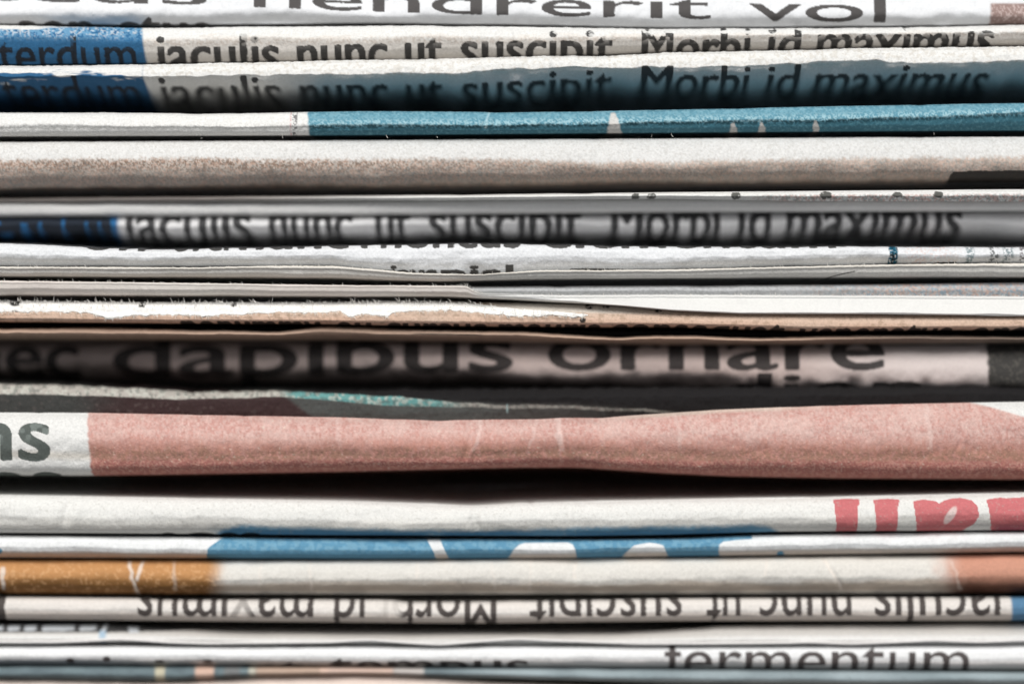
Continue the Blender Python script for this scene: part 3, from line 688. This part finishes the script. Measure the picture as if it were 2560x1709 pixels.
# ------------------------------------------------------------------ 18
p = newspaper('newspaper with a golden brown left end, plain cream middle and an orange right end', 0)
t18 = Cv([(0, 1402), (500, 1402), (1200, 1399), (1800, 1395), (2560, 1387)])
b18 = Cv([(0, 1484), (900, 1486), (1500, 1486), (2560, 1482)])
def paint(X, Y, T):
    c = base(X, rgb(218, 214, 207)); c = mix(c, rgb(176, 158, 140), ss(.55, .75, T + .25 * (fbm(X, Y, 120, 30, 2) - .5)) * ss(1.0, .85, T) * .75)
    g = mix(base(X, rgb(188, 138, 90)), rgb(134, 94, 52), ss(.3, .75, T + .2 * (fbm(X, Y, 60, 20, 5) - .5)))
    g = speck(g, X, Y, rgb(222, 176, 130), .4 + 0 * X, 6, .66, 3)
    c = mix(c, g, ss(580, 510, X + 16 * (vn(X, Y, 20, 20, 3) - .5)))
    o = mix(base(X, rgb(200, 146, 124)), rgb(92, 58, 44), ss(.4, .9, T)); c = mix(c, o, ss(2310, 2420, X + 20 * (vn(X, Y, 20, 20, 4) - .5)))
    def crack(x, sl, wd, y0=1395, y1=1490, a=.7):
        return ss(wd, wd * .3, np.abs(X - x - sl * (Y - 1400) + 6 * (vn(X, Y, 14, 14, 7) - .5))) * ss(y0, y0 + 8, Y) * ss(y1, y1 - 8, Y) * a
    cc = crack(322, .22, 7) + crack(358, -.28, 7, y1=1455) + crack(6, .05, 7, 1412, 1478)
    for x, sl, a, y1 in [(432, .1, .3, 1480), (652, -.05, .35, 1470), (772, .1, .35, 1480), (1046, -.1, .35, 1450), (1230, .1, .3, 1480), (1330, -.1, .25, 1480), (1440, -.1, .45, 1450), (1918, -.15, .4, 1445), (2062, .6, .6, 1480), (2380, .3, .25, 1480)]:
        cc = cc + crack(x, sl, 6, y1=y1, a=a)
    return mix(c, rgb(232, 222, 212), np.clip(cc, 0, .85))
sheet('folded_cover', p, t18, b18, poly_prof([(0, 46), (.04, 26), (.15, 10), (.35, 2), (.55, 0), (.75, 9), (.9, 26), (1, 60)], .04), paint, d0=64, wseed=7, mat=M_SOFT, wr=1.4,
      creases=[(320, 8, 4, .2), (772, 9, 3, .1), (1440, 9, 3, -.1), (2062, 9, 4, .5)])

# ------------------------------------------------------------------ 19
p = newspaper('narrow newspaper with upside down black letters and a small blue patch at its right end', 0)
t19 = Cv([(0, 1493), (350, 1496), (400, 1500), (850, 1500), (980, 1501), (1010, 1506), (1300, 1504), (1660, 1497), (2560, 1493)], smooth=8)
b19 = Cv([(0, 1548), (350, 1551), (900, 1556), (1200, 1558), (1700, 1552), (2560, 1551)])
ik19 = Ink(1470, 1580); xt = Cv([(0, 1536), (300, 1537), (900, 1541), (1300, 1540), (1700, 1537), (2560, 1536)])
for s, a, b in [('maximus', 343, 782), ('id', 836, 912), ('Morbi', 958, 1240), ('suscipit', 1322, 1704), ('ut', 1765, 1850), ('nunc', 1898, 2128), ('iaculis', 2185, 2500)]:
    ik19.word(s, a, b, xt, 78, .012, flip=True)
ik19.poly([(-300, 1480), (16, 1480), (12, 1515), (16, 1580), (-300, 1580)])
ik19.done(1.6)
def paint(X, Y, T):
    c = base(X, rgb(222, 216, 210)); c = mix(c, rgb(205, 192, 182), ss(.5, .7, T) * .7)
    c = mix(c, rgb(88, 128, 160), ss(2524, 2532, X - (Y - 1500) * .05))
    c2 = inked(c, ik19, X, Y, rgb(56, 48, 46), .8)
    lost = ss(40, 20, np.abs(X - 600)) * .5 + ss(40, 15, np.abs(X - 975)) * .8
    return mix(c2, c, lost[..., None][..., 0])
sheet('folded_cover', p, t19, b19, poly_prof([(0, 34), (.06, 14), (.25, 3), (.5, 0), (.75, 5), (.92, 20), (1, 44)], .04), paint, d0=78, wseed=9, mat=M_SOFT, wr=1.8, creases=[(690, 9, 5, 0), (600, 14, 8, .3), (970, 16, 8, 0), (1370, 10, 3, .2)])

# ------------------------------------------------------------------ 20
p = newspaper('flattened newspaper of thin wavy grey pages with small white specks at its left end', 0)
t20 = Cv([(0, 1560), (260, 1560), (330, 1566), (600, 1582), (1000, 1585), (1560, 1583), (1680, 1576), (1800, 1565), (2560, 1560)], smooth=8, wav=1.5, ws=90)
b20 = Cv([(0, 1603), (500, 1602), (1000, 1606), (2560, 1606)])
ik20 = Ink(1540, 1620)
ik20.poly([(-300, 1540), (540, 1540), (500, 1574), (380, 1577), (240, 1579), (-300, 1579)])
ik20.done(1.6); ch = Ink(1540, 1620)
for a, b in [(-40, 8), (20, 50), (62, 92), (106, 186), (200, 240)]: ch.poly([(a, 1563), (b, 1562), (b, 1574), (a, 1575)])
ch.poly([(262, 1560), (270, 1560), (262, 1583), (248, 1583)]); ch.poly([(315, 1560), (345, 1558), (348, 1580), (325, 1580)]); ch.done(1.5)
def paint(X, Y, T):
    c = base(X, rgb(196, 192, 187)); c = mix(c, rgb(222, 221, 219), ss(.4, .75, T))
    c = inked(c, ik20, X, Y, rgb(44, 44, 46), .5)
    c = inked(c, ch, X, Y, rgb(196, 200, 204), .6)
    return mix(c, rgb(120, 168, 200), ss(12, 5, np.abs(X - 258)) * ss(1570, 1582, Y) * .6)
sheet('inner_pages', p, t20, b20, poly_prof([(0, 50), (.1, 30), (.4, 14), (.8, 3), (1, 14)], .05), paint, d0=100, wseed=11, mat=M_SOFT, wr=3, zin=20)
t20b = Cv([(0, 1600), (140, 1600), (220, 1597), (300, 1592), (420, 1600), (520, 1603), (830, 1600), (920, 1594), (1000, 1600), (1100, 1606), (1200, 1598), (1290, 1592), (1400, 1597), (1600, 1604), (1980, 1602), (2010, 1600), (2120, 1604), (2200, 1602), (2330, 1596), (2450, 1600), (2560, 1595)], smooth=14)
b20b = Cv([(x, float(t20b(x)) + 8) for x in range(-200, 2800, 20)], smooth=0)
def paint(X, Y, T): return base(X, rgb(226, 223, 221))
sheet('loose_page', p, t20b, b20b, nose(7), paint, d0=86, wseed=12, mat=M_SOFT, wr=.6, zin=1, row=1.6)

# ------------------------------------------------------------------ 21
p = newspaper('bright white newspaper near the bottom with the blurred word fermentum at right', 0)
t21 = Cv([(0, 1613), (500, 1614), (1100, 1615), (1660, 1613), (2180, 1613), (2560, 1610)])
b21 = Cv([(0, 1662), (450, 1662), (1000, 1664), (1660, 1668), (2560, 1674)])
ik21 = Ink(1590, 1700)
ik21.word('fermentum', 1662, 2422, Cv([(1660, 1628), (2560, 1629)]), 64, .006)
ik21.word('tempus', 824, 1320, Cv([(800, 1653), (1300, 1650)]), 40, .02); ik21.ell(176, 1650, 11, 7); ik21.ell(267, 1646, 10, 7)
ik21.word('nisi ut', 290, 760, Cv(1661), 30, .02); ik21.done(1.6)
def paint(X, Y, T):
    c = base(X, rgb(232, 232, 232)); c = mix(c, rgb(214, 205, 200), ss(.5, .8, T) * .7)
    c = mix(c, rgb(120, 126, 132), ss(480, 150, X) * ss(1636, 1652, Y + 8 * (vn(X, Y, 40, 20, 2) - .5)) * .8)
    return inked(c, ik21, X, Y, rgb(58, 48, 46), .3)
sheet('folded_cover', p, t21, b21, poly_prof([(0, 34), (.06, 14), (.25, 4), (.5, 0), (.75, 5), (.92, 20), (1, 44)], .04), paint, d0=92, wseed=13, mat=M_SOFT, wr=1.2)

# ------------------------------------------------------------------ 22
p = newspaper('slate grey newspaper at the foot of the stack with small peach and tan colour blocks', 0)
t22 = Cv([(0, 1664), (600, 1667), (1300, 1670), (1660, 1673), (2560, 1680)])
b22 = Cv([(0, 1694), (400, 1700), (640, 1690), (900, 1685), (1240, 1694), (1660, 1706), (2560, 1712)])
def paint(X, Y, T):
    c = base(X, rgb(122, 138, 142)); c = mix(c, rgb(88, 100, 106), fbm(X, Y, 40, 20, 2))
    c = mix(c, rgb(170, 182, 186), ss(1000, 1300, X) * (.35 + .5 * vn(X, Y, 70, 40, 3)))
    for a, b, cc in [(388, 412, (205, 196, 170)), (488, 535, (220, 184, 164)), (560, 600, (120, 120, 120)), (622, 640, (200, 196, 180)), (640, 820, (196, 168, 148)), (800, 985, (222, 192, 176)), (985, 1060, (205, 196, 190))]:
        c = mix(c, rgb(*cc), ss(a - 5, a + 5, X) * ss(b + 5, b - 5, X) * .85)
    return c
sheet('folded_cover', p, t22, b22, poly_prof([(0, 24), (.1, 10), (.3, 2), (.6, 0), (.85, 8), (1, 30)], .05), paint, d0=104, wseed=14, mat=M_SOFT, wr=1.4)

# ------------------------------------------------------------------ 23
p = newspaper('pinkish cream newspaper lowest in the stack, only its humped top edge in view', 0)
t23 = Cv([(0, 1694), (200, 1696), (400, 1703), (520, 1698), (650, 1689), (900, 1684), (1100, 1692), (1240, 1706), (1500, 1716), (1900, 1712), (2100, 1711), (2560, 1718)], smooth=20)
def paint(X, Y, T): return grain(base(X, rgb(224, 208, 198)), X, Y, .05, 20)
sheet('folded_cover', p, t23, Cv(1800), poly_prof([(0, 60), (.05, 30), (.2, 10), (.5, 0), (.8, 15), (1, 60)], .04), paint, d0=110, wseed=15, mat=M_SOFT, wr=1.6)
